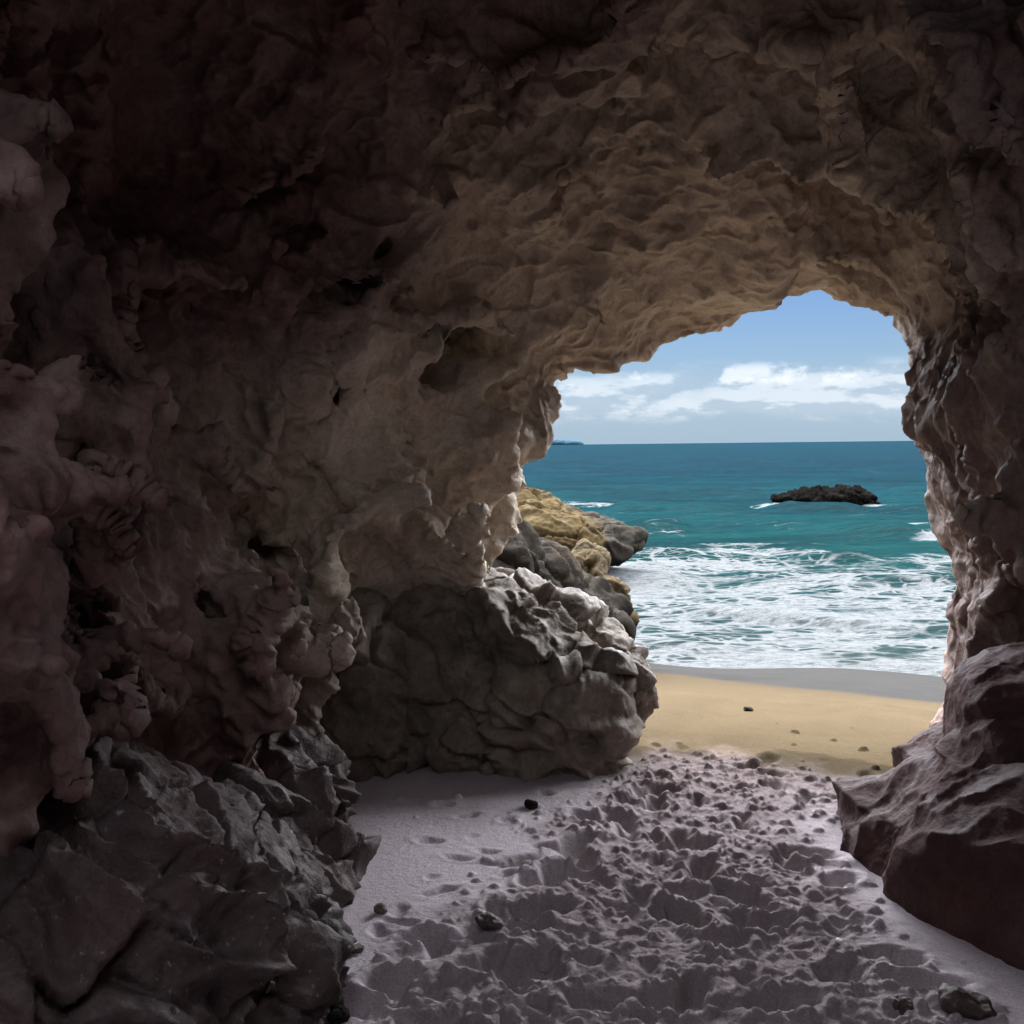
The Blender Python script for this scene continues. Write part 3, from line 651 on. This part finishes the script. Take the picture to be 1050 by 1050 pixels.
rock('beach_rock', [E(616, 640, 10.3, (.28, .5, .5), (0, 20, 0)), E(632, 680, 10.3, (.18, .4, .3)), E(600, 610, 10.5, (.25, .4, .5))], .022, d_crack(.35, .08, .05, 31, .03), tan2_m,
     'narrow tan rock at the waterline behind the dark sloping rock', 'rock')
rock('sea_rock', [E(555, 555, 19.5, (1.35, 1.3, .80), (0, 12, 0)), E(612, 552, 19.2, (.72, .9, .44), (0, 26, 0)), E(535, 530, 20, (.9, .9, .45), (0, 8, 0)), E(515, 560, 19.5, (1.0, 1.2, .9)), E(645, 556, 19.2, (.28, .4, .2))], .03, d_ledge(41, ((1, .1, -.2), (0, 1, .1), (.2, 0, 1)), 3.4, 1.9), tan_m,
     'long tan outcrop in the sea with a dark seaward end, left of the mouth', 'rock')
rock('sea_rock', [E(610, 577, 17.5, (.26, .35, .26)), E(600, 568, 17.6, (.2, .3, .25))], .025, d_crack(.3, .05, .04, 45), tan2_m,
     'small tan rock at the foot of the long outcrop in the surf', 'rock')
rock('sea_rock', [E(848, 511, 40, (1.9, 1.2, .42)), E(812, 512, 40, (.85, .9, .2)), E(868, 511, 40, (.85, .9, .50)), E(838, 509, 40, (.7, .8, .36)), E(893, 519, 39.5, (.4, .4, .16))], .05, d_crack(.5, .14, .08, 51, .05, (1.3, 1, .7)), black_m,
     'low black rock standing alone out in the waves', 'rock')
rock('sea_rock', [E(975, 560, 26, (.35, .4, .22)), E(967, 564, 26, (.18, .25, .12))], .03, d_crack(.3, .05, .05, 55), black_m,
     'small dark rock in the water at the right edge of the mouth', 'rock')
def d_slick(seed):
    def f(V, N):
        P = warp(V, .5, .10, seed); c1 = np.clip(1 - np.abs(perlin(P / np.array([.55, .4, .34], f32), seed)) * 1.7, 0, 1) ** 2
        c2 = np.clip(1 - np.abs(perlin(P / np.array([.22, .16, .15], f32), seed + 1)) * 1.6, 0, 1) ** 2
        return .06 * (c1 - .35) + .03 * (c2 - .4) * (.3 + .9 * c1) + .06 * fbm(V / .6, 2, seed + 2) + .006 * (ridged(V / .1, 4, seed + 3, .6) - .8) + .004 * fbm(V / .035, 3, seed + 4)
    return f
rock('boulder', [E(1050, 880, 3.45, (.50, .52, .40), (0, -20, 22)), E(915, 862, 3.88, (.21, .32, .27)), E(975, 860, 3.72, (.30, .38, .30), (0, -20, 15)), E(1080, 780, 3.7, (.34, .5, .46), (0, -38, 0)), E(1015, 775, 3.9, (.24, .36, .16), (0, -48, 0)), E(1000, 790, 3.95, (.32, .36, .225), (0, -46, 0)), E(1045, 800, 3.55, (.26, .3, .27), (0, -40, 0)), E(1080, 920, 3.2, (.50, .5, .42)), E(1010, 818, 4.05, (.16, .3, .19), (0, -35, 0)), E(905, 885, 3.72, (.17, .3, .17)), E(940, 890, 3.6, (.24, .3, .24))], .010, d_slick(63), red_m,
     'big smooth dark maroon boulder on the right in the cave, pointing to the sand', 'boulder')
rock('ledge_rock', [E(90, 960, 2.75, (.75, .6, .42), (0, 26, -24)), E(230, 960, 2.85, (.30, .38, .28), (0, 34, -10)), E(20, 1000, 2.4, (.6, .6, .5)), E(262, 1020, 2.62, (.16, .25, .2), (0, 30, 0))], .010, d_ledge(71), ledge_m,
     'rugged sloping rock ledge nearest on the left, at the edge of the sand', 'rock')
rock('ledge_rock', [E(240, 860, 3.5, (.36, .4, .30), (0, 28, 0)), E(320, 900, 3.45, (.15, .25, .17), (0, 20, 0)), E(300, 820, 3.8, (.2, .3, .2), (0, 35, 0)), E(140, 870, 3.4, (.4, .4, .35))], .010, d_ledge(76), ledge_m,
     'dark craggy rock behind the nearest ledge, under the left wall', 'rock')

# far island on the horizon
iw = np.linspace(0, 1, 60); iv = []
V_, N_, Q_ = remeshed([E(584, 455.2, 9000, (130, 60, 34)), E(592, 456, 9000, (60, 50, 18)), E(572, 455, 9000, (110, 60, 40))], 8)
im = NT('island'); im.set(Base_Color=im.mix(im.noise(.02, 5), (.02, .045, .065), (.03, .06, .08)), Roughness=1.0); im.bsdf.inputs['Specular IOR Level'].default_value = 0  # blue of distant haze put into the island's colour
tag(mesh_from('island', V_ + N_ * (6 * fbm(V_ / 50, 3, 5))[:, None], Q_, im.m, loc=tuple(at(580, 456, 9000))), 'tiny blue headland far off on the horizon', 'island')

# stones lying on the sand
def sand_z(x, y):
    i = np.argmin((S[ni, 0] - x) ** 2 + (S[ni, 1] - y) ** 2); return float(S[ni[i], 2])
def stone(px, py, w_, h_, mat, label, name='stone', turn=0, cat='stone', seed=1, flat=.7, z=0.0, amp=.32):
    g = ground(px, py, z)
    if z == 0: 
        for _ in range(3): g = ground(px, py, sand_z(g.x, g.y))
    V, N, Q = remeshed([dict(c=(0, 0, 0), r=(w_, w_ * .8, h_), rot=(0, 12, turn), k='b', seed=seed, bev=.8)], w_ / 14)
    V = V + N * (w_ * amp * fbm(V / (w_ * .9) + seed * 3, 4, seed))[:, None]
    V += np.array([g.x, g.y, sand_z(g.x, g.y) + h_ * flat])
    return tag(mesh_from(name, V, Q, mat, loc=(g.x, g.y, float(V[:, 2].min()))), label, cat)
stone(545, 828, .032, .02, wash_m, 'round dark stone alone on the smooth pale sand below the cracked buttress', seed=2)
stone(390, 936, .026, .022, brown_m, 'small brown upright stone by the tip of the dark craggy rock', seed=3)
stone(366, 976, .022, .013, brown_m, 'small flat brown stone on the pale sand beside the nearest ledge', seed=4, turn=30)
stone(502, 948, .05, .022, ledge_m, 'flat grey stone set in the sand among the footprints', seed=5)
stone(767, 737, .03, .014, wash_m, 'dark stone alone on the sunlit sand', seed=6, z=-.1)
stone(612, 787, .03, .012, wash_m, 'flat dark pebble on the sand under the toe of the cracked buttress', 'pebble', seed=7, cat='pebble')
stone(622, 776, .025, .01, wash_m, 'farther flat dark pebble under the toe of the cracked buttress', 'pebble', seed=8, cat='pebble')
stone(992, 1030, .08, .03, ledge_m, 'wide brownish stone half buried at the lower right corner', seed=9, flat=.2)
stone(924, 1036, .035, .024, ledge_m, 'small brownish stone next to the half buried one at lower right', seed=10, flat=.35)
stone(345, 1046, .05, .03, wash_m, 'dark stone at the bottom beside the nearest ledge', seed=11)
shell_m = NT('shell'); shell_m.set(Base_Color=shell_m.mix(shell_m.noise(40), (.7, .66, .6), (.82, .8, .76)), Roughness=.5)
stone(860, 968, .013, .007, shell_m.m, 'tiny white shell on the pale sand right of the footprints', 'shell', seed=12, cat='shell')

# ================================================================== render
SC.view_settings.view_transform = 'Standard'; SC.view_settings.look = 'None'; SC.view_settings.gamma = 1
SC.view_settings.exposure = 2.24
cy = SC.cycles
cy.use_denoising = True; cy.max_bounces = 8; cy.diffuse_bounces = 3; cy.glossy_bounces = 3; cy.sample_clamp_indirect = 8
cy.use_adaptive_sampling = False
